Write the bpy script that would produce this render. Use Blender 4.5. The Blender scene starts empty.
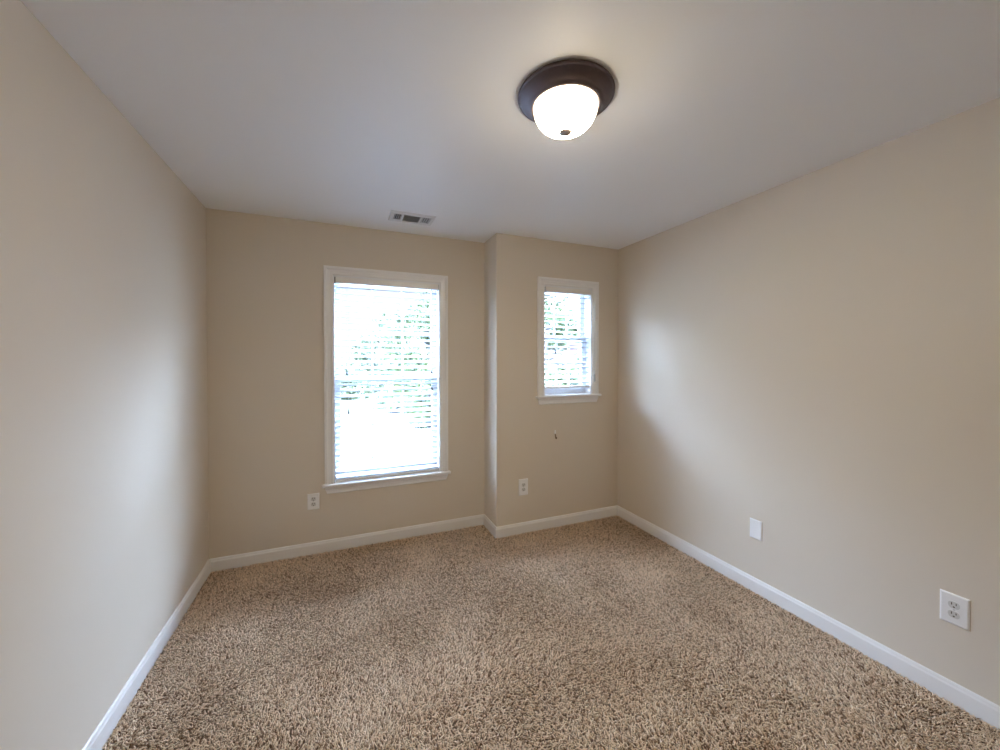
import bpy, bmesh, math, random
import numpy as np
from mathutils import Vector, Matrix

S = bpy.context.scene
C = S.collection
PI = math.pi

# ------------------------------------------------------------------ camera
CAM = (0.8327, 0.0, 1.4226)
cd = bpy.data.cameras.new('camera')
cam = bpy.data.objects.new('camera', cd)
C.objects.link(cam)
cam.location = CAM
cam.rotation_euler = (PI / 2 - 0.0114, 0.0, -0.3932)
cd.sensor_width = 36.0
cd.lens = 382.72 / 1000 * 36.0
cd.shift_y = -10.4 / 1000
cd.clip_start = 0.02
S.camera = cam

# ------------------------------------------------------------------ sky, sun, exposure
w = bpy.data.worlds.new('sky')
S.world = w
w.use_nodes = True
wn = w.node_tree
wn.nodes.clear()
wo = wn.nodes.new('ShaderNodeOutputWorld')
wb = wn.nodes.new('ShaderNodeBackground')
# bright hazy overcast: dim towards the horizon, several times brighter and bluer high up
tcw = wn.nodes.new('ShaderNodeTexCoord')
spw = wn.nodes.new('ShaderNodeSeparateXYZ')
lum = wn.nodes.new('ShaderNodeMapRange')
lum.interpolation_type = 'SMOOTHSTEP'
lum.inputs['From Min'].default_value = 0.17
lum.inputs['From Max'].default_value = 0.62
lum.inputs['To Min'].default_value = 1.0
lum.inputs['To Max'].default_value = 27.0
hue = wn.nodes.new('ShaderNodeValToRGB')
hue.color_ramp.elements[0].color = (0.80, 0.94, 1.12, 1)
hue.color_ramp.elements[1].position = 0.6
hue.color_ramp.elements[1].color = (0.56, 0.80, 1.26, 1)
wn.links.new(tcw.outputs['Generated'], spw.inputs[0])
wn.links.new(spw.outputs['Z'], lum.inputs['Value'])
wn.links.new(spw.outputs['Z'], hue.inputs['Fac'])
wn.links.new(hue.outputs[0], wb.inputs['Color'])
# added sky glow to both sides, mostly out of view, lights the side walls
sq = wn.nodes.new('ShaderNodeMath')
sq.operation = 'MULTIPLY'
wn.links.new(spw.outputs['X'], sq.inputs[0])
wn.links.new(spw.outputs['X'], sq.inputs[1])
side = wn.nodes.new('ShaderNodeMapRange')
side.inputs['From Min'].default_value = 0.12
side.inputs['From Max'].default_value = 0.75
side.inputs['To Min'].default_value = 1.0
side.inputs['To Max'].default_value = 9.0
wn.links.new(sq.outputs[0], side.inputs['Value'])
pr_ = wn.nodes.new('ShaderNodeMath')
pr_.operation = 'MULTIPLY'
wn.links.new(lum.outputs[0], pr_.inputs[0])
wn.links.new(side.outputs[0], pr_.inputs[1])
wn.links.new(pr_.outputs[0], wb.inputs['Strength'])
wn.links.new(wb.outputs[0], wo.inputs[0])

sd = bpy.data.lights.new('sun', 'SUN')
sd.energy = 12.0
sd.angle = 0.01
sd.color = (1.0, 0.97, 0.93)
sun = bpy.data.objects.new('sun', sd)
C.objects.link(sun)
sun.rotation_euler = Vector((0.25, 0.62, -0.85)).to_track_quat('-Z', 'Y').to_euler()
sun.location = (0, -5, 8)

vs = S.view_settings
S.display_settings.display_device = 'sRGB'
vs.view_transform = 'Standard'
vs.look = 'None'
vs.gamma = 1.0
vs.use_curve_mapping = False
vs.exposure = 0.56
S.cycles.max_bounces = 16
S.cycles.diffuse_bounces = 10
S.cycles.transparent_max_bounces = 16
S.cycles.sample_clamp_indirect = 6.0
S.cycles.caustics_reflective = False
S.cycles.caustics_refractive = False

# ------------------------------------------------------------------ dimensions (metres)
H = 2.44
W = 3.19
YB = 3.129          # far wall
YP = 2.846          # projecting wall on the right
XJ = 1.983          # corner of the projection
YN = -0.75          # wall behind the camera
T = 0.16            # wall thickness
LAMP_RIM, LAMP_E = 6.0, 165.0

# ------------------------------------------------------------------ materials
def mat(name, col, rough=0.6, metal=0.0, spec=0.5, coat=0.0):
    m = bpy.data.materials.new(name)
    m.use_nodes = True
    b = m.node_tree.nodes['Principled BSDF']
    b.inputs['Base Color'].default_value = (*col, 1)
    b.inputs['Roughness'].default_value = rough
    b.inputs['Metallic'].default_value = metal
    b.inputs['Specular IOR Level'].default_value = spec
    return m

def noise_look(m, scale, amount, bump=0.0, bscale=None, detail=3.0, dist=0.001):
    """slight procedural variation of the colour, and a bump"""
    nt = m.node_tree
    b = nt.nodes['Principled BSDF']
    tc = nt.nodes.new('ShaderNodeTexCoord')
    n = nt.nodes.new('ShaderNodeTexNoise')
    n.inputs['Scale'].default_value = scale
    n.inputs['Detail'].default_value = detail
    nt.links.new(tc.outputs['Object'], n.inputs['Vector'])
    mx = nt.nodes.new('ShaderNodeMix')
    mx.data_type = 'RGBA'
    c = b.inputs['Base Color'].default_value[:]
    mx.inputs['A'].default_value = (*[v * (1 - amount) for v in c[:3]], 1)
    mx.inputs['B'].default_value = (*[min(1, v * (1 + amount)) for v in c[:3]], 1)
    nt.links.new(n.outputs['Fac'], mx.inputs['Factor'])
    nt.links.new(mx.outputs['Result'], b.inputs['Base Color'])
    if bump:
        n2 = nt.nodes.new('ShaderNodeTexNoise')
        n2.inputs['Scale'].default_value = bscale
        n2.inputs['Detail'].default_value = 2.0
        nt.links.new(tc.outputs['Object'], n2.inputs['Vector'])
        bp = nt.nodes.new('ShaderNodeBump')
        bp.inputs['Strength'].default_value = bump
        bp.inputs['Distance'].default_value = dist
        nt.links.new(n2.outputs['Fac'], bp.inputs['Height'])
        nt.links.new(bp.outputs['Normal'], b.inputs['Normal'])
    return m

M_WALL = noise_look(mat('beige_wall_paint', (0.655, 0.58, 0.482), 0.62, spec=0.35), 1.3, 0.012, 0.12, 220, dist=0.0006)
M_CEIL = noise_look(mat('white_ceiling_paint', (0.885, 0.90, 0.92), 0.45, spec=0.35), 1.1, 0.01, 0.1, 160, dist=0.0006)
M_TRIM = noise_look(mat('white_trim_paint', (0.80, 0.785, 0.765), 0.32, spec=0.5), 5, 0.015)
M_VINYL = noise_look(mat('white_vinyl', (0.80, 0.81, 0.83), 0.35), 7, 0.01)
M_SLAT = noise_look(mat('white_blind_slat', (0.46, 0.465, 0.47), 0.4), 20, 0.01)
M_PLATE = noise_look(mat('white_plastic_plate', (0.82, 0.81, 0.80), 0.3), 30, 0.01)
M_RECEPT = noise_look(mat('outlet_face', (0.62, 0.61, 0.58), 0.35), 40, 0.01)
M_SLOT = noise_look(mat('dark_slot', (0.10, 0.08, 0.06), 0.7), 60, 0.05)
M_SCREW = noise_look(mat('screw_metal', (0.6, 0.6, 0.58), 0.35, 0.9), 60, 0.05)
M_BRONZE = noise_look(mat('oil_rubbed_bronze', (0.095, 0.068, 0.068), 0.52, 0.5, spec=0.6), 25, 0.2)
M_FINIAL = noise_look(mat('brushed_bronze_finial', (0.32, 0.24, 0.21), 0.5, 0.3), 60, 0.1)
M_HOOK_SHADOW = noise_look(mat('hook_shadow_brown', (0.26, 0.20, 0.14), 0.5, 0.4), 60, 0.1)  # dark tone stands in for the shadow below the hook plate
M_STEEL = noise_look(mat('grey_steel_bracket', (0.20, 0.19, 0.18), 0.5, 0.2), 60, 0.05)
M_CORD = noise_look(mat('blind_cord', (0.72, 0.72, 0.70), 0.8), 200, 0.06)
M_TASSEL = noise_look(mat('dark_tassel', (0.06, 0.05, 0.05), 0.5), 100, 0.1)
M_VENT = noise_look(mat('white_vent_enamel', (0.74, 0.75, 0.76), 0.4), 20, 0.01)
M_DUCT = noise_look(mat('dark_duct', (0.13, 0.12, 0.11), 0.9), 20, 0.1)
M_BARK = noise_look(mat('bark', (0.035, 0.03, 0.025), 0.9), 14, 0.35, 0.6, 30, dist=0.02)
M_CONC = noise_look(mat('pale_concrete', (0.55, 0.58, 0.63), 0.85), 1.5, 0.08, 0.3, 60, dist=0.004)

def leaf_mat(name, a, b):
    m = mat(name, a, 0.55, spec=0.3)
    nt = m.node_tree
    p = nt.nodes['Principled BSDF']
    tc = nt.nodes.new('ShaderNodeTexCoord')
    n = nt.nodes.new('ShaderNodeTexNoise')
    n.inputs['Scale'].default_value = 3.5
    r = nt.nodes.new('ShaderNodeValToRGB')
    r.color_ramp.elements[0].position = 0.35
    r.color_ramp.elements[1].position = 0.65
    r.color_ramp.elements[0].color = (*a, 1)
    r.color_ramp.elements[1].color = (*b, 1)
    nt.links.new(tc.outputs['Object'], n.inputs['Vector'])
    nt.links.new(n.outputs['Fac'], r.inputs['Fac'])
    nt.links.new(r.outputs[0], p.inputs['Base Color'])
    return m
M_LEAF = leaf_mat('green_leaf', (0.026, 0.036, 0.011), (0.050, 0.062, 0.020))
M_LEAF2 = leaf_mat('bluish_green_leaf', (0.038, 0.046, 0.022), (0.062, 0.072, 0.036))
M_GRASS = leaf_mat('lawn_green', (0.06, 0.085, 0.03), (0.10, 0.125, 0.05))

def brick_mat():
    m = mat('red_brick', (0.4, 0.2, 0.15), 0.85)
    nt = m.node_tree
    p = nt.nodes['Principled BSDF']
    tc = nt.nodes.new('ShaderNodeTexCoord')
    mp = nt.nodes.new('ShaderNodeMapping')
    mp.inputs['Rotation'].default_value = (PI / 2, 0, 0)
    br = nt.nodes.new('ShaderNodeTexBrick')
    br.inputs['Color1'].default_value = (0.07, 0.028, 0.023, 1)
    br.inputs['Color2'].default_value = (0.09, 0.042, 0.034, 1)
    br.inputs['Mortar'].default_value = (0.11, 0.095, 0.085, 1)
    br.inputs['Scale'].default_value = 5.0
    nt.links.new(tc.outputs['Object'], mp.inputs[0])
    nt.links.new(mp.outputs[0], br.inputs['Vector'])
    nt.links.new(br.outputs['Color'], p.inputs['Base Color'])
    return m
M_BRICK = brick_mat()
M_ROOF = noise_look(mat('grey_shingle', (0.085, 0.09, 0.10), 0.9), 9, 0.25, 0.5, 30, dist=0.02)

def glass_mat():
    m = bpy.data.materials.new('window_glass')
    m.use_nodes = True
    nt = m.node_tree
    nt.nodes.clear()
    o = nt.nodes.new('ShaderNodeOutputMaterial')
    t = nt.nodes.new('ShaderNodeBsdfTransparent')
    t.inputs[0].default_value = (0.94, 0.97, 0.96, 1)
    g = nt.nodes.new('ShaderNodeBsdfGlossy')
    g.inputs['Roughness'].default_value = 0.02
    f = nt.nodes.new('ShaderNodeFresnel')
    f.inputs[0].default_value = 1.3
    mx = nt.nodes.new('ShaderNodeMixShader')
    nt.links.new(f.outputs[0], mx.inputs[0])
    nt.links.new(t.outputs[0], mx.inputs[1])
    nt.links.new(g.outputs[0], mx.inputs[2])
    nt.links.new(mx.outputs[0], o.inputs[0])
    return m
M_GLASS = glass_mat()

def dome_mat():
    m = mat('lit_frosted_glass', (0.9, 0.88, 0.84), 0.35)
    b = m.node_tree.nodes['Principled BSDF']
    b.inputs['Emission Color'].default_value = (1.0, 0.85, 0.62, 1)
    # the bowl is hottest at its bottom, under the bulbs
    nt = m.node_tree
    tc = nt.nodes.new('ShaderNodeTexCoord')
    sp = nt.nodes.new('ShaderNodeSeparateXYZ')
    mr = nt.nodes.new('ShaderNodeMapRange')
    mr.inputs['From Min'].default_value = -0.095
    mr.inputs['From Max'].default_value = -0.142
    mr.inputs['To Min'].default_value = LAMP_RIM
    mr.inputs['To Max'].default_value = LAMP_E
    nt.links.new(tc.outputs['Object'], sp.inputs[0])
    nt.links.new(sp.outputs['Z'], mr.inputs['Value'])
    nt.links.new(mr.outputs[0], b.inputs['Emission Strength'])
    return m
M_DOME = dome_mat()

def carpet_mat(name, light, dark, pale):
    m = mat(name, light, 0.95, spec=0.1)
    nt = m.node_tree
    p = nt.nodes['Principled BSDF']
    at = nt.nodes.new('ShaderNodeAttribute')
    at.attribute_name = 'tint'
    r = nt.nodes.new('ShaderNodeValToRGB')
    e = r.color_ramp.elements
    e[0].position = 0.0
    e[0].color = (*dark, 1)
    e[1].position = 0.35
    e[1].color = (*light, 1)
    k = e.new(1.0)
    k.color = (*pale, 1)
    nt.links.new(at.outputs['Fac'], r.inputs['Fac'])
    nt.links.new(r.outputs[0], p.inputs['Base Color'])
    return m
M_CARPET = carpet_mat('brown_frieze_yarn', (0.78, 0.57, 0.385), (0.20, 0.11, 0.06), (0.93, 0.76, 0.56))
M_BACKING = noise_look(mat('carpet_backing', (0.15, 0.10, 0.065), 0.95, spec=0.1), 90, 0.5)

# ------------------------------------------------------------------ mesh helpers
def obj(name, bm, m, parent=None, smooth=False, loc=None):
    me = bpy.data.meshes.new(name)
    bm.normal_update()
    bm.to_mesh(me)
    bm.free()
    me.materials.append(m)
    if smooth:
        me.polygons.foreach_set('use_smooth', [True] * len(me.polygons))
    o = bpy.data.objects.new(name, me)
    C.objects.link(o)
    if parent:
        o.parent = parent
    if loc:
        o.location = loc
    return o

def empty(name, loc=(0, 0, 0), rz=0.0):
    o = bpy.data.objects.new(name, None)
    o.empty_display_size = 0.05
    C.objects.link(o)
    o.location = loc
    o.rotation_euler = (0, 0, rz)
    return o

def tag(o, label, cat, group=None, kind=None):
    o['label'] = label
    o['category'] = cat
    if group:
        o['group'] = group
    if kind:
        o['kind'] = kind
    return o

def struct(o, label=None):
    o['kind'] = 'structure'
    if label:
        o['label'] = label
    return o

def box(bm, a, b, bevel=0.0, seg=2):
    x0, y0, z0 = a
    x1, y1, z1 = b
    v = [bm.verts.new(p) for p in ((x0, y0, z0), (x1, y0, z0), (x1, y1, z0), (x0, y1, z0),
                                   (x0, y0, z1), (x1, y0, z1), (x1, y1, z1), (x0, y1, z1))]
    fs = [bm.faces.new([v[i] for i in q]) for q in ((3, 2, 1, 0), (4, 5, 6, 7), (0, 1, 5, 4), (1, 2, 6, 5), (2, 3, 7, 6), (3, 0, 4, 7))]
    if bevel:
        es = {e for f in fs for e in f.edges}
        bmesh.ops.bevel(bm, geom=list(es), offset=bevel, segments=seg, affect='EDGES', profile=0.5)
    return v

def B(a, b, bevel=0.0, seg=2):
    bm = bmesh.new()
    box(bm, a, b, bevel, seg)
    return bm

def sweep(bm, rings, closed_ring=True, caps=True, closed_path=False):
    """skin a list of rings of points"""
    vs_ = [[bm.verts.new(p) for p in r] for r in rings]
    n = len(vs_[0])
    m = len(vs_)
    for i in range(m if closed_path else m - 1):
        a, b = vs_[i], vs_[(i + 1) % m]
        for j in range(n if closed_ring else n - 1):
            k = (j + 1) % n
            bm.faces.new((a[j], a[k], b[k], b[j]))
    if caps and not closed_path:
        bm.faces.new(list(reversed(vs_[0])))
        bm.faces.new(vs_[-1])
    bmesh.ops.recalc_face_normals(bm, faces=bm.faces[:])

def lathe(bm, prof, n=64, c=(0, 0, 0)):
    """prof: (r, z) list, revolved about the vertical through c"""
    rows = []
    for r, z in prof:
        if r < 1e-6:
            rows.append([bm.verts.new((c[0], c[1], c[2] + z))])
        else:
            rows.append([bm.verts.new((c[0] + r * math.cos(2 * PI * k / n), c[1] + r * math.sin(2 * PI * k / n), c[2] + z)) for k in range(n)])
    for a, b in zip(rows, rows[1:]):
        for k in range(n):
            l = (k + 1) % n
            if len(a) == 1 and len(b) == 1:
                continue
            if len(a) == 1:
                bm.faces.new((a[0], b[l], b[k]))
            elif len(b) == 1:
                bm.faces.new((a[k], a[l], b[0]))
            else:
                bm.faces.new((a[k], a[l], b[l], b[k]))
    bmesh.ops.recalc_face_normals(bm, faces=bm.faces[:])

def tube(bm, pts, r, n=8, taper=None):
    pts = [Vector(p) for p in pts]
    rings = []
    for i, p in enumerate(pts):
        d = (pts[min(i + 1, len(pts) - 1)] - pts[max(i - 1, 0)]).normalized()
        u = d.orthogonal().normalized() if i == 0 else (u - d * u.dot(d)).normalized()
        v = d.cross(u)
        rr = taper[i] if taper else r
        rings.append([p + (u * math.cos(2 * PI * k / n) + v * math.sin(2 * PI * k / n)) * rr for k in range(n)])
    sweep(bm, rings)

# ------------------------------------------------------------------ room shell
def wall_with_hole(name, x0, x1, y0, y1, hole, extra=None):
    """wall in the xz plane from y0 (room side) to y1, with a rectangular opening"""
    bm = bmesh.new()
    hx0, hx1, hz0, hz1 = hole
    xs = [x0, hx0, hx1, x1]
    zs = [0.0, hz0, hz1, H]
    g = {}
    for s, y in enumerate((y0, y1)):
        for i, x in enumerate(xs):
            for k, z in enumerate(zs):
                g[s, i, k] = bm.verts.new((x, y, z))
    for i in range(3):
        for k in range(3):
            if (i, k) == (1, 1):
                continue
            bm.faces.new((g[0, i, k], g[0, i + 1, k], g[0, i + 1, k + 1], g[0, i, k + 1]))
            bm.faces.new((g[1, i, k], g[1, i, k + 1], g[1, i + 1, k + 1], g[1, i + 1, k]))
    for i in range(3):
        bm.faces.new((g[0, i, 0], g[1, i, 0], g[1, i + 1, 0], g[0, i + 1, 0]))
        bm.faces.new((g[0, i, 3], g[0, i + 1, 3], g[1, i + 1, 3], g[1, i, 3]))
        bm.faces.new((g[0, 0, i], g[0, 0, i + 1], g[1, 0, i + 1], g[1, 0, i]))
        bm.faces.new((g[0, 3, i], g[1, 3, i], g[1, 3, i + 1], g[0, 3, i + 1]))
    bm.faces.new((g[0, 1, 1], g[0, 2, 1], g[1, 2, 1], g[1, 1, 1]))
    bm.faces.new((g[0, 1, 2], g[1, 1, 2], g[1, 2, 2], g[0, 2, 2]))
    bm.faces.new((g[0, 1, 1], g[1, 1, 1], g[1, 1, 2], g[0, 1, 2]))
    bm.faces.new((g[0, 2, 1], g[0, 2, 2], g[1, 2, 2], g[1, 2, 1]))
    if extra:
        box(bm, *extra)
    bmesh.ops.recalc_face_normals(bm, faces=bm.faces[:])
    return struct(obj(name, bm, M_WALL))

# openings: clear size inside the casing
CW = 0.060
W1 = (0.7145 + CW, 1.6557 - CW, 0.487, 2.1236 - CW)
W2 = (2.3504 + CW, 2.9641 - CW, 1.112, 2.121 - CW)

struct(obj('floor', B((-T, YN - T, -0.15), (W + T, YB + T, -0.012)), M_BACKING))
struct(obj('ceiling', B((-T, YN - T, H), (W + T, YB + T, H + 0.15)), M_CEIL))
struct(obj('wall_left', B((-T, YN - T, -0.012), (0, YB + T, H)), M_WALL))
struct(obj('wall_right', B((W, YN - T, -0.012), (W + T, YB + T, H)), M_WALL))
struct(obj('wall_rear', B((0, YN - T, -0.012), (W, YN, H)), M_WALL))
wall_with_hole('wall_back', 0, XJ, YB, YB + T, W1)
wall_with_hole('wall_back_right', XJ, W, YP, YP + T, W2, ((XJ, YP + T, 0), (XJ + T, YB + T, H)))

# baseboards: one profile, swept along each wall, mitred where they meet
BH, BT = 0.0795, 0.013
def baseboard(name, pa, pb, inward, ma, mb):
    """pa->pb on the wall line; inward = unit normal into the room; ma, mb = how far the ends run along the wall per unit of depth (mitre)"""
    prof = [(0, -0.012), (BT, -0.012), (BT, BH - 0.020), (BT - 0.0015, BH - 0.016), (BT - 0.0035, BH - 0.013), (BT - 0.0045, BH - 0.006), (BT - 0.0065, BH - 0.002), (0.004, BH), (0, BH)]
    pa, pb, n = Vector((*pa, 0)), Vector((*pb, 0)), Vector((*inward, 0))
    d = (pb - pa).normalized()
    bm = bmesh.new()
    sweep(bm, [[pa + n * t + d * (t * ma) + Vector((0, 0, z)) for t, z in prof],
               [pb + n * t + d * (t * mb) + Vector((0, 0, z)) for t, z in prof]])
    return struct(obj(name, bm, M_TRIM))
baseboard('baseboard_left', (0, YN), (0, YB), (1, 0), 1, -1)
baseboard('baseboard_back', (0, YB), (XJ, YB), (0, -1), 1, -1)
baseboard('baseboard_return', (XJ, YB), (XJ, YP), (-1, 0), 1, 1)
baseboard('baseboard_back_right', (XJ, YP), (W, YP), (0, -1), -1, -1)
baseboard('baseboard_right', (W, YP), (W, YN), (-1, 0), 1, -1)
baseboard('baseboard_rear', (W, YN), (0, YN), (0, 1), 1, -1)

# ------------------------------------------------------------------ windows
def window(name, op, yw, rail=0.0, muntin_cols=3):
    x0, x1, z0, z1 = op
    root = struct(empty(name, ((x0 + x1) / 2, yw, z0)))
    ox, oy, oz = root.location
    def L(a, b):
        return (a[0] - ox, a[1] - oy, a[2] - oz), (b[0] - ox, b[1] - oy, b[2] - oz)
    def P(bm, nm, m, parent=root):
        bmesh.ops.translate(bm, verts=bm.verts[:], vec=(-ox, -oy, -oz))
        return obj(nm, bm, m, parent)
    e = 0.0005
    # casing: moulded profile mitred round three sides
    prof = [(-0.004, e), (-0.004, -0.009), (0.002, -0.0115), (0.009, -0.012), (0.012, -0.009), (0.016, -0.0095), (0.034, -0.0125), (0.040, -0.0165), (0.044, -0.019), (0.057, -0.019), (0.060, -0.017), (0.060, e)]
    bm = bmesh.new()
    zb = z0 + 0.011
    rings = [[(x0 - u, yw + v, zb) for u, v in prof],
             [(x0 - u, yw + v, z1 + u) for u, v in prof],
             [(x1 + u, yw + v, z1 + u) for u, v in prof],
             [(x1 + u, yw + v, zb) for u, v in prof]]
    sweep(bm, rings)
    P(bm, 'casing', M_TRIM)
    # stool with rounded nose and horns, apron below it
    bm = bmesh.new()
    box(bm, (x0 - CW - 0.018, yw - 0.040, z0 - 0.009), (x1 + CW + 0.018, yw - e, z0 + 0.011), 0.006, 3)
    box(bm, (x0 + e, yw - e, z0 - 0.0), (x1 - e, yw + 0.07, z0 + 0.011))
    P(bm, 'sill', M_TRIM)
    bm = bmesh.new()
    ap = [(0, e), (-0.008, e), (-0.011, e)]
    xa, xb = x0 - CW + 0.004, x1 + CW - 0.004
    pr = [(yw - e, z0 - 0.0095), (yw - 0.019, z0 - 0.0095), (yw - 0.019, z0 - 0.022), (yw - 0.0155, z0 - 0.027), (yw - 0.0125, z0 - 0.045), (yw - 0.0125, z0 - 0.058), (yw - 0.0095, z0 - 0.063), (yw - e, z0 - 0.063)]
    sweep(bm, [[(xa + (0.012 if z < z0 - 0.04 else 0.0), y, z) for y, z in pr], [(xb - (0.012 if z < z0 - 0.04 else 0.0), y, z) for y, z in pr]])
    P(bm, 'apron', M_TRIM)
    # jamb liner
    bm = bmesh.new()
    jt = 0.012
    box(bm, (x0 + e, yw, z0 + 0.011), (x0 + jt, yw + T - 0.003, z1 - e))
    box(bm, (x1 - jt, yw, z0 + 0.011), (x1 - e, yw + T - 0.003, z1 - e))
    box(bm, (x0 + jt, yw, z1 - jt), (x1 - jt, yw + T - 0.003, z1 - e))
    box(bm, (x0 + e, yw + 0.07, z0 + e), (x1 - e, yw + T - 0.003, z0 + 0.018))
    P(bm, 'jamb', M_VINYL)
    # two sashes
    xa, xb = x0 + jt, x1 - jt
    zm = (z0 + z1) / 2 + rail
    def sash(nm, ya, yb, za, zb, bot, top):
        st = 0.042
        bm = bmesh.new()
        box(bm, (xa, ya, za), (xa + st, yb, zb), 0.002, 1)
        box(bm, (xb - st, ya, za), (xb, yb, zb), 0.002, 1)
        box(bm, (xa + st, ya, za), (xb - st, yb, za + bot), 0.002, 1)
        box(bm, (xa + st, ya, zb - top), (xb - st, yb, zb), 0.002, 1)
        ga, gb, ha, hb_ = xa + st, xb - st, za + bot, zb - top
        s = P(bm, nm, M_VINYL)
        yc = (ya + yb) / 2
        # grid between the lites
        mb = bmesh.new()
        for k in range(1, muntin_cols):
            x = ga + (gb - ga) * k / muntin_cols
            box(mb, (x - 0.008, yc - 0.005, ha), (x + 0.008, yc + 0.005, hb_))
        z = (ha + hb_) / 2
        box(mb, (ga, yc - 0.0048, z - 0.008), (gb, yc + 0.0048, z + 0.008))
        P(mb, 'muntin_grid', M_VINYL, s)
        pb = bmesh.new()
        vv = [pb.verts.new(p) for p in ((ga - 0.004, yc + 0.007, ha - 0.004), (gb + 0.004, yc + 0.007, ha - 0.004), (gb + 0.004, yc + 0.007, hb_ + 0.004), (ga - 0.004, yc + 0.007, hb_ + 0.004))]
        pb.faces.new(vv)
        g = P(pb, 'pane', M_GLASS, s)
        return s
    sash('lower_sash', yw + 0.078, yw + 0.108, z0 + 0.018, zm + 0.022, 0.058, 0.044)
    sash('upper_sash', yw + 0.112, yw + 0.142, zm - 0.022, z1 - jt, 0.044, 0.042)
    # daylight portal in the opening (guides sky sampling only)
    ld = bpy.data.lights.new('window_daylight', 'AREA')
    ld.shape = 'RECTANGLE'
    ld.size = x1 - x0
    ld.size_y = z1 - z0
    ld.cycles.is_portal = True
    lo = bpy.data.objects.new('window_daylight', ld)
    C.objects.link(lo)
    lo.location = ((x0 + x1) / 2, yw + T + 0.02, (z0 + z1) / 2)
    lo.rotation_euler = Vector((0, -1, 0)).to_track_quat('-Z', 'Z').to_euler()
    return root

window('window_1', W1, YB)
window('window_2', W2, YP, 0.034)

# ------------------------------------------------------------------ blinds
def blind(op, yw, z_bottom, ladders, cords, label, tilt=17.0, rail_skew=0.0):
    x0, x1, z0, z1 = op
    root = tag(empty('window_blind', ((x0 + x1) / 2, yw, z1)), label, 'blind', 'white slatted window blinds')
    ox, oy, oz = root.location
    def P(bm, nm, m, parent=root, smooth=False):
        bmesh.ops.translate(bm, verts=bm.verts[:], vec=(-ox, -oy, -oz))
        return obj(nm, bm, m, parent, smooth)
    xa, xb = x0 + 0.017, x1 - 0.017
    zt = z1 - 0.0135
    VH = 0.046
    # valance: moulded board with short returns
    pr = [(-0.002, 0), (-0.002, -0.006), (-0.004, -0.010), (-0.004, -VH + 0.012), (-0.001, -VH + 0.006), (-0.001, -VH), (0.007, -VH), (0.007, 0)]
    bm = bmesh.new()
    sweep(bm, [[(xa + 0.004, yw + y, zt + z) for y, z in pr], [(xb - 0.002, yw + y, zt + z) for y, z in pr]])
    P(bm, 'valance', M_TRIM)
    bm = B((xa + 0.004, yw + 0.010, zt - 0.042), (xb - 0.002, yw + 0.062, zt - 0.001), 0.002, 1)
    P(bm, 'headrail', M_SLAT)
    for q0, q1 in ((x0 + 0.0125, xa + 0.0035), (xb - 0.0015, x1 - 0.0125)):
        bm = bmesh.new()
        box(bm, (q0, yw + 0.012, zt - 0.046), (q1, yw + 0.063, zt - 0.001), 0.0006, 1)
        P(bm, 'mounting_bracket', M_STEEL)
    # slats
    yc = yw + 0.037
    pitch = 0.0437
    z = zt - 0.042 - 0.030
    bm = bmesh.new()
    zs = []
    while z > z_bottom + 0.035:
        zs.append(z)
        z -= pitch
    hw, th = 0.025, 0.0028
    ca, sa = math.cos(math.radians(tilt)), math.sin(math.radians(tilt))
    for z in zs:
        sec = []
        for u, v in [(-hw, 0), (-hw * 0.5, 0.0011), (0, 0.0015), (hw * 0.5, 0.0011), (hw, 0), (hw, -th), (hw * 0.5, -th + 0.0011), (0, -th + 0.0015), (-hw * 0.5, -th + 0.0011), (-hw, -th)]:
            sec.append((yc + u * ca - v * sa, z + u * sa + v * ca))
        sweep(bm, [[(xa, y, q) for y, q in sec], [(xb, y, q) for y, q in sec]])
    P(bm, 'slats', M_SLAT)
    # bottom rail
    bm = bmesh.new()
    box(bm, (xa, yc - 0.026, z_bottom), (xb, yc + 0.026, z_bottom + 0.017), 0.004, 2)
    for v in bm.verts:
        v.co.z += rail_skew * (v.co.x - xa) / (xb - xa)
    P(bm, 'bottom_rail', M_TRIM)
    for x in ladders:
        bm = bmesh.new()
        for y in (yc - 0.0262, yc + 0.0262):
            tube(bm, [(x, y, zt - 0.045), (x, y, z_bottom + 0.012)], 0.0008, 6)
        P(bm, 'ladder_cord', M_CORD)
    for x, dy, zend, kind in cords:
        y = yw + dy
        bm = bmesh.new()
        tube(bm, [(x, yw + 0.009 if y > yw + 0.009 else y, zt - VH + 0.002), (x + 0.0008, y, zt - 0.30), (x, y, zend)], 0.0011 if kind != 'wand' else 0.004, 8)
        c = P(bm, 'tilt_wand' if kind == 'wand' else 'pull_cord', M_CORD, smooth=True)
        if kind == 'wand':
            bm = bmesh.new()
            lathe(bm, [(0, 0.0), (0.005, -0.001), (0.0068, -0.012), (0.0068, -0.058), (0.0045, -0.068), (0, -0.069)], 14, (x, y, zend))
            P(bm, 'wand_tip', M_SLAT, c, True)
        else:
            bm = bmesh.new()
            lathe(bm, [(0, 0.004), (0.003, 0.004), (0.0045, -0.004), (0.0062, -0.018), (0.0085, -0.033), (0.0085, -0.039), (0.0, -0.040)], 14, (x, y, zend))
            P(bm, 'tassel', M_TASSEL, c, True)
    return root

YF = -0.004
blind(W1, YB, W1[2] + 0.0125, [0.955, 1.46],
      [(0.872, YF, 1.352, 'cord'), (0.884, YF, 1.055, 'cord'), (1.520, YF, 1.352, 'cord'), (1.522, YF - 0.004, 1.215, 'cord')],
      'tall white slatted blind fully lowered over the larger window')
blind(W2, YP, W2[2] + 0.066, [2.53, 2.80],
      [(2.525, YF, 1.515, 'cord'), (2.912, -0.028, 1.30, 'wand')],
      'short white slatted blind stopping just above the sill of the smaller window', rail_skew=0.004)

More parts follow.
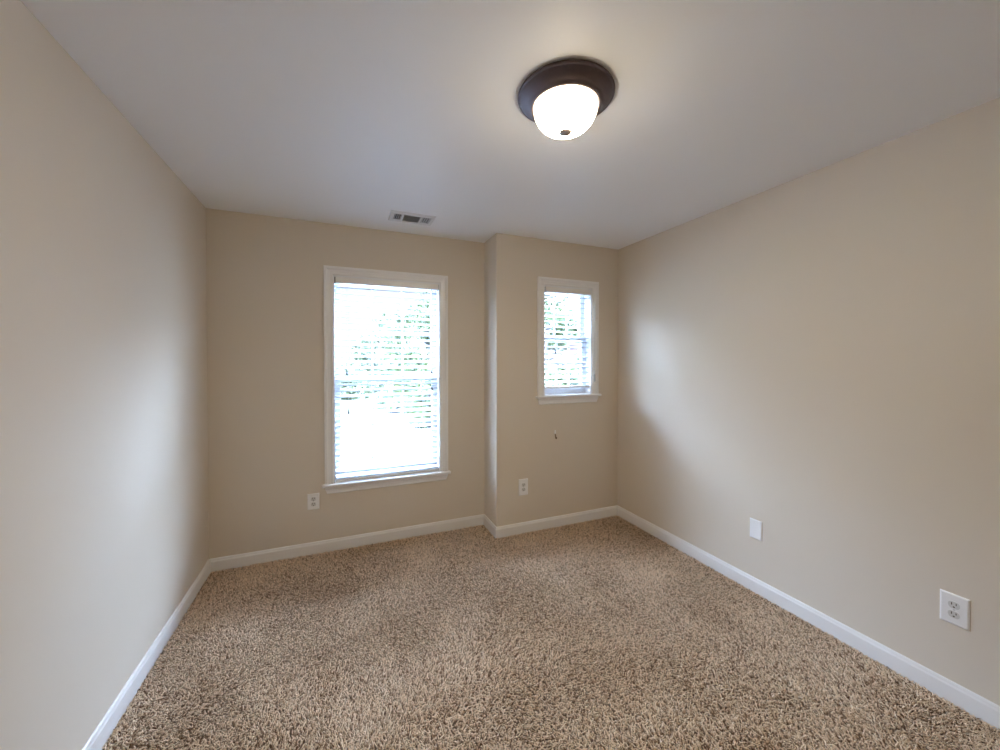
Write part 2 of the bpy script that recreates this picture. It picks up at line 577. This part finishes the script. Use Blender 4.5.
# ------------------------------------------------------------------ ceiling light
LX, LY = 1.633, 1.273
t = tag(empty('ceiling_light', (LX, LY, H)), 'round flush ceiling light with dark bronze pan and lit frosted glass bowl', 'ceiling light')
bm = bmesh.new()
lathe(bm, [(0, -0.0005), (0.178, -0.0005), (0.1815, -0.003), (0.1832, -0.006), (0.1830, -0.0090), (0.1815, -0.0115), (0.1785, -0.0130), (0.1755, -0.0127), (0.173, -0.0155), (0.169, -0.0195),
           (0.158, -0.0312), (0.146, -0.0368), (0.137, -0.0425), (0.1335, -0.0468), (0.1305, -0.0488), (0.1255, -0.0488), (0.123, -0.045), (0.123, -0.040), (0, -0.038)], 96)
obj('pan', bm, M_BRONZE, t, True)
bm = bmesh.new()
R0, Z0, Z1 = 0.1205, -0.040, -0.140
pr = [(R0, Z0), (R0 + 0.001, Z0 - 0.010)]
for k in range(1, 15):
    a = PI / 2 * k / 14
    pr.append((max(0.0, (R0 + 0.001) * math.cos(a) ** 0.80), Z0 - 0.010 + (Z1 - Z0 + 0.010) * math.sin(a) ** 1.05))
pr[-1] = (0.0, Z1)
lathe(bm, pr, 96)
obj('glass_shade', bm, M_DOME, t, True)
bm = bmesh.new()
lathe(bm, [(0, Z1 + 0.004), (0.022, Z1 + 0.004), (0.0245, Z1 + 0.001), (0.0235, Z1 - 0.003), (0.019, Z1 - 0.0055), (0.014, Z1 - 0.0078), (0.007, Z1 - 0.0095), (0, Z1 - 0.010)], 32)
obj('finial', bm, M_FINIAL, t, True)

# ------------------------------------------------------------------ ceiling air vent
VX, VY, VW, VD = 1.304, 2.776, 0.312, 0.182
t = tag(empty('ceiling_vent', (VX, VY, H)), 'white rectangular ceiling air vent with three banks of louvers', 'air vent')
bm = bmesh.new()
fw, ft = 0.030, 0.011
o1 = [(-VW / 2, -VD / 2), (VW / 2, -VD / 2), (VW / 2, VD / 2), (-VW / 2, VD / 2)]
def sh(s, q):
    return [(x - math.copysign(s, x), y - math.copysign(s, y)) for x, y in q]
rings = []
for s, z in [(0, -0.0005), (0, -0.004), (0.006, -ft), (fw, -ft), (fw, -0.0005)]:
    rings.append([(x, y, z) for x, y in sh(s, o1)])
sweep(bm, rings, caps=False)
ix, iy = VW / 2 - fw, VD / 2 - fw
XA, XBk = -0.068, 0.058
for x in (XA, XBk):
    box(bm, (x - 0.006, -iy, -ft), (x + 0.006, iy, -0.001))
obj('vent_frame', bm, M_VENT, t)
obj('duct_recess', B((-ix, -iy, -0.0012), (ix, iy, -0.0004)), M_DUCT, t)
def louver_x(xa, xb, n, lean):
    bm = bmesh.new()
    for k in range(n):
        x = xa + (xb - xa) * (k + 0.5) / n
        d = 0.5 * (xb - xa) / n * 0.62
        v = [(x - d * lean, -ft + 0.0015), (x - d * lean + 0.0012, -ft + 0.0012), (x + d * lean + 0.0012, -0.0016), (x + d * lean, -0.0018)]
        sweep(bm, [[(a, -iy, b) for a, b in v], [(a, iy, b) for a, b in v]])
    return bm
obj('louver_bank', louver_x(-ix, XA - 0.006, 4, 0.6), M_VENT, t)
obj('louver_bank', louver_x(XBk + 0.006, ix, 4, -0.35), M_VENT, t)
bm = bmesh.new()
n = 7
for k in range(n):
    y = -iy + 2 * iy * (k + 0.5) / n
    d = -0.0042
    v = [(y - d, -0.0016), (y - d + 0.001, -0.0014), (y + d, -ft + 0.0012), (y + d - 0.001, -ft + 0.001)]
    sweep(bm, [[(XA + 0.006, a, b) for a, b in v], [(XBk - 0.006, a, b) for a, b in v]])
obj('louver_bank', bm, M_VENT, t)

# ------------------------------------------------------------------ wall plates (built facing -y, origin on the wall)
def disc(bm, cx, cz, r, y0, y1, n=20, flat=0.0):
    pts = []
    for k in range(n):
        a = 2 * PI * k / n
        pts.append((cx + r * math.cos(a), cz + max(-r + flat, min(r - flat, r * math.sin(a)))))
    sweep(bm, [[(x, y0, z) for x, z in pts], [(x, y1, z) for x, z in pts]])

def plate_mesh(w_, h_):
    bm = bmesh.new()
    th = 0.006
    r = [(0, -0.0004), (0, -0.002), (0.003, -0.0045), (0.006, -th)]
    rings = []
    for s, y in r:
        rings.append([(sx * (w_ / 2 - s), y, sz * (h_ / 2 - s)) for sx, sz in ((-1, -1), (1, -1), (1, 1), (-1, 1))])
    sweep(bm, rings)
    return bm

def outlet(loc, rz, w_, h_, label):
    t = tag(empty('wall_outlet', loc, rz), label, 'outlet', 'duplex wall outlets')
    obj('cover_plate', plate_mesh(w_, h_), M_PLATE, t)
    for s in (1, -1):
        bm = bmesh.new()
        disc(bm, 0, s * 0.0195, 0.0172, -0.0058, -0.0078, 28, 0.0030)
        rc = obj('receptacle', bm, M_RECEPT, t)
        bm = bmesh.new()
        box(bm, (-0.0080, -0.0081, s * 0.0195 - 0.0008), (-0.0050, -0.0076, s * 0.0195 + 0.0095))
        box(bm, (0.0050, -0.0081, s * 0.0195 + 0.0002), (0.0080, -0.0076, s * 0.0195 + 0.0085))
        disc(bm, 0, s * 0.0195 - 0.0080, 0.0031, -0.0076, -0.0081, 12)
        obj('slots', bm, M_SLOT, rc)
    bm = bmesh.new()
    disc(bm, 0, 0, 0.0035, -0.0058, -0.0072, 14)
    obj('screw', bm, M_SCREW, t)
    return t
outlet((0.639, YB, 0.380), 0, 0.080, 0.118, 'white wall outlet on the far wall, under the left end of the larger window')
outlet((2.222, YP, 0.372), 0, 0.085, 0.136, 'white wall outlet on the projecting wall below and left of the smaller window')
outlet((W, 0.7365, 0.384), -PI / 2, 0.085, 0.128, 'white wall outlet on the right wall, closest to the room entrance')

t = tag(empty('blank_wall_plate', (W, 1.5645, 0.381), -PI / 2), 'white blank cover plate without sockets, low on the right wall', 'wall plate')
obj('cover_plate', plate_mesh(0.074, 0.119), M_PLATE, t)
for z in (0.042, -0.042):
    bm = bmesh.new()
    disc(bm, 0, z, 0.003, -0.0058, -0.0068, 12)
    obj('screw', bm, M_PLATE, t)

# small hook under window 2, its shadow built as a dark arm
t = tag(empty('wall_hook', (2.524, YP, 0.795)), 'tiny hook with pale plate and its shadow built as a dark arm under the smaller window', 'hook')
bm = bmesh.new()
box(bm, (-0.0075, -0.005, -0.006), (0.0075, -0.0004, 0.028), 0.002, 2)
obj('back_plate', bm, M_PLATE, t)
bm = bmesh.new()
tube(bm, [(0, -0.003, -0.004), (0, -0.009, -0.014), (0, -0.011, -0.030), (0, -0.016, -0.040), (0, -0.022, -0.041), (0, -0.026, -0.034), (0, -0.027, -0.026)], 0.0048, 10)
obj('hook_shadow_arm', bm, M_HOOK_SHADOW, t, True)

# ------------------------------------------------------------------ carpet pile
def carpet():
    rng = np.random.default_rng(4)
    sp = 0.0066
    x = np.arange(BT + 0.003, W - BT - 0.002, sp)
    y = np.arange(0.35, YB - BT - 0.002, sp)
    X, Y = np.meshgrid(x, y)
    X = X.ravel() + rng.uniform(-0.45, 0.45, X.size) * sp
    Y = Y.ravel() + rng.uniform(-0.45, 0.45, Y.size) * sp
    keep = (X > BT + 0.002) & (X < W - BT - 0.002) & (Y < YB - BT - 0.002) & ~((X > XJ - BT - 0.002) & (Y > YP - BT - 0.002))
    # beyond what the photograph sees: keep the strip in front of the lens only
    X, Y = X[keep], Y[keep]
    N = X.size
    def lownoise(s, seed, octs=3):
        r = np.random.default_rng(seed)
        v = np.zeros(N)
        amp = 1.0
        for o in range(octs):
            g = r.uniform(-1, 1, (64, 64))
            u, q = (X / s * 2 ** o) % 63, (Y / s * 2 ** o) % 63
            i, j = u.astype(int), q.astype(int)
            fu, fq = u - i, q - j
            fu, fq = fu * fu * (3 - 2 * fu), fq * fq * (3 - 2 * fq)
            a = g[i, j] * (1 - fu) + g[(i + 1) % 64, j] * fu
            b = g[i, (j + 1) % 64] * (1 - fu) + g[(i + 1) % 64, (j + 1) % 64] * fu
            v += amp * (a * (1 - fq) + b * fq)
            amp *= 0.55
        return v
    # pile lies one way or another in brushed patches
    la = lownoise(0.34, 11)
    lb = lownoise(0.34, 12)
    bias = np.stack([la * 0.30, lb * 0.55], 1)
    lean = 1.6 * bias + rng.normal(0, 0.75, (N, 2))
    hgt = rng.uniform(0.0060, 0.0110, N)
    k = 3
    rad0, rad1, rad2 = 0.0018, 0.0028, 0.0020
    ang0 = rng.uniform(0, 2 * PI, N)
    base = np.stack([X, Y, np.full(N, -0.0125)], 1)
    mid = base + np.stack([lean[:, 0] * hgt * 0.45, lean[:, 1] * hgt * 0.45, hgt * 0.62], 1)
    curl = rng.normal(0, 0.6, (N, 2))
    tip = mid + np.stack([(lean[:, 0] + curl[:, 0]) * hgt * 0.75, (lean[:, 1] + curl[:, 1]) * hgt * 0.75, hgt * 0.40], 1)
    V = np.zeros((N, 3 * k, 3))
    for l, (c, r) in enumerate(((base, rad0), (mid, rad1), (tip, rad2))):
        for j in range(k):
            a = ang0 + 2 * PI * j / k + 0.6 * l
            V[:, l * k + j] = c + np.stack([np.cos(a) * r, np.sin(a) * r, np.zeros(N)], 1)
    V[..., 0] = np.clip(V[..., 0], BT + 0.0005, W - BT - 0.0005)
    V[..., 1] = np.clip(V[..., 1], -1, YB - BT - 0.0005)
    loc = []
    for l in range(2):
        for j in range(k):
            q = (j + 1) % k
            loc.append((l * k + j, l * k + q, (l + 1) * k + q, (l + 1) * k + j))
    loc = np.array(loc)
    F = (loc[None] + (np.arange(N) * 3 * k)[:, None, None]).reshape(-1, 4)
    capf = (np.array([2 * k, 2 * k + 1, 2 * k + 2])[None] + (np.arange(N) * 3 * k)[:, None])
    me = bpy.data.meshes.new('carpet')
    nq, nt_ = len(F), len(capf)
    me.vertices.add(N * 3 * k)
    me.vertices.foreach_set('co', V.reshape(-1))
    me.loops.add(nq * 4 + nt_ * 3)
    me.loops.foreach_set('vertex_index', np.concatenate([F.ravel(), capf.ravel()]).astype(np.int32))
    me.polygons.add(nq + nt_)
    me.polygons.foreach_set('loop_start', np.concatenate([np.arange(nq) * 4, nq * 4 + np.arange(nt_) * 3]).astype(np.int32))
    me.update(calc_edges=True)
    # each yarn has its own shade of brown
    tint = np.where(rng.random(N) < 0.23, rng.uniform(0.0, 0.25, N), rng.uniform(0.3, 1.0, N))
    tint = np.clip(tint + 0.10 * lownoise(0.3, 21), 0, 1)
    at = me.attributes.new('tint', 'FLOAT', 'POINT')
    at.data.foreach_set('value', np.repeat(tint, 3 * k).astype(np.float32))
    me.materials.append(M_CARPET)
    o = bpy.data.objects.new('carpet', me)
    C.objects.link(o)
    tag(o, 'mottled brown frieze carpet pile covering the whole bedroom floor', 'carpet', kind='stuff')
carpet()

# ------------------------------------------------------------------ outdoors
GZ = -0.6
struct(obj('ground', B((-40, YB + T + 0.3, GZ - 0.3), (60, 70, GZ)), M_CONC))
bm = B((-40, 0, 0), (60, 50, 0.03))
struct(obj('lawn', bm, M_GRASS, loc=(0, 15.5, GZ + 0.001)))

def tree(x, y, h, r, zc, n, seed, label, m=M_LEAF, leaf=0.10, name='tree', squash=1.0):
    rnd = random.Random(seed)
    root = tag(empty(name, (x, y, GZ)), label, 'tree' if name == 'tree' else 'shrub', 'greenery outside the windows')
    bm = bmesh.new()
    tr = 0.03 + 0.025 * h
    pts = [(0, 0, -0.05), (0.03, 0.02, h * 0.25), (-0.02, 0.04, h * 0.5), (0.05, 0, h * 0.8)]
    tube(bm, pts, tr, 10, [tr * 1.25, tr, tr * 0.7, tr * 0.25])
    for k in range(6):
        a = k * 2.4 + rnd.random()
        z = h * (0.3 + 0.08 * k)
        tube(bm, [(0, 0.02, z), (math.cos(a) * r * 0.4, math.sin(a) * r * 0.4, z + h * 0.10), (math.cos(a) * r * 0.75, math.sin(a) * r * 0.75, z + h * 0.16)], 0.02, 6, [tr * 0.45, tr * 0.25, tr * 0.08])
    obj('trunk', bm, M_BARK, root, True)
    bm = bmesh.new()
    cl = []
    for k in range(26):
        a = rnd.uniform(0, 2 * PI)
        q = rnd.random() ** 0.5
        u = rnd.uniform(-1, 1)
        rr = r * math.sqrt(max(0.05, 1 - u * u)) * q
        cl.append((Vector((math.cos(a) * rr, math.sin(a) * rr, zc + u * (h - zc) * 0.85 * squash)), r * rnd.uniform(0.25, 0.45)))
    for k in range(n):
        c, cr = rnd.choice(cl)
        d = Vector((rnd.gauss(0, 1), rnd.gauss(0, 1), rnd.gauss(0, 1))).normalized() * cr * rnd.random() ** 0.4
        p = c + d
        if p.z < 0.03:
            p.z = 0.03 + rnd.random() * 0.2
        nrm = (d.normalized() * 0.6 + Vector((rnd.gauss(0, .6), rnd.gauss(0, .6), rnd.gauss(0.5, .6)))).normalized()
        u = nrm.orthogonal().normalized()
        v = nrm.cross(u)
        an = rnd.uniform(0, 2 * PI)
        u, v = u * math.cos(an) + v * math.sin(an), v * math.cos(an) - u * math.sin(an)
        s = leaf * rnd.uniform(0.6, 1.3)
        bm.faces.new([bm.verts.new(p + a_ * u * s + b_ * v * s + nrm * c_ * s) for a_, b_, c_ in ((-1, 0, 0), (-0.1, -0.5, 0.12), (1, 0, 0), (-0.1, 0.5, 0.12))])
    obj('foliage', bm, m, root)
    return root

tree(3.35, 11.6, 3.9, 1.25, 1.9, 5200, 1, 'broad green tree outside the right half of the larger window')
tree(2.75, 15.0, 3.9, 1.35, 1.9, 4200, 2, 'pale green tree outside the middle of the larger window', M_LEAF2)
tree(0.95, 21.0, 1.7, 1.3, 0.8, 3200, 3, 'distant low tree outside the left part of the larger window', M_LEAF2)
tree(6.7, 10.4, 4.2, 1.3, 1.9, 5200, 4, 'green tree outside the left part of the smaller window')
tree(9.7, 11.0, 2.2, 0.9, 1.0, 3200, 5, 'bushy low tree before the brick house outside the smaller window', M_LEAF2)

# brick neighbour beyond window 2
t = tag(empty('brick_house', (11.6, 15.0, GZ)), 'red brick neighbouring house seen through the smaller window', 'house')
obj('brick_wall', B((-3.0, -1.6, -0.05), (3.2, 3.5, 2.75)), M_BRICK, t)
bm = bmesh.new()
sweep(bm, [[(x, -2.0, 2.75), (x, 0.95, 4.6), (x, 3.9, 2.75), (x, 3.9, 2.65), (x, -2.0, 2.65)] for x in (-3.4, 3.6)])
obj('roof', bm, M_ROOF, t)
bm = bmesh.new()
box(bm, (-0.6, -1.66, 0.9), (0.6, -1.6, 2.2), 0.01, 1)
o = obj('house_window_frame', bm, M_TRIM, t)
obj('pane', B((-0.5, -1.68, 1.0), (0.5, -1.655, 2.1)), M_SLOT, o)
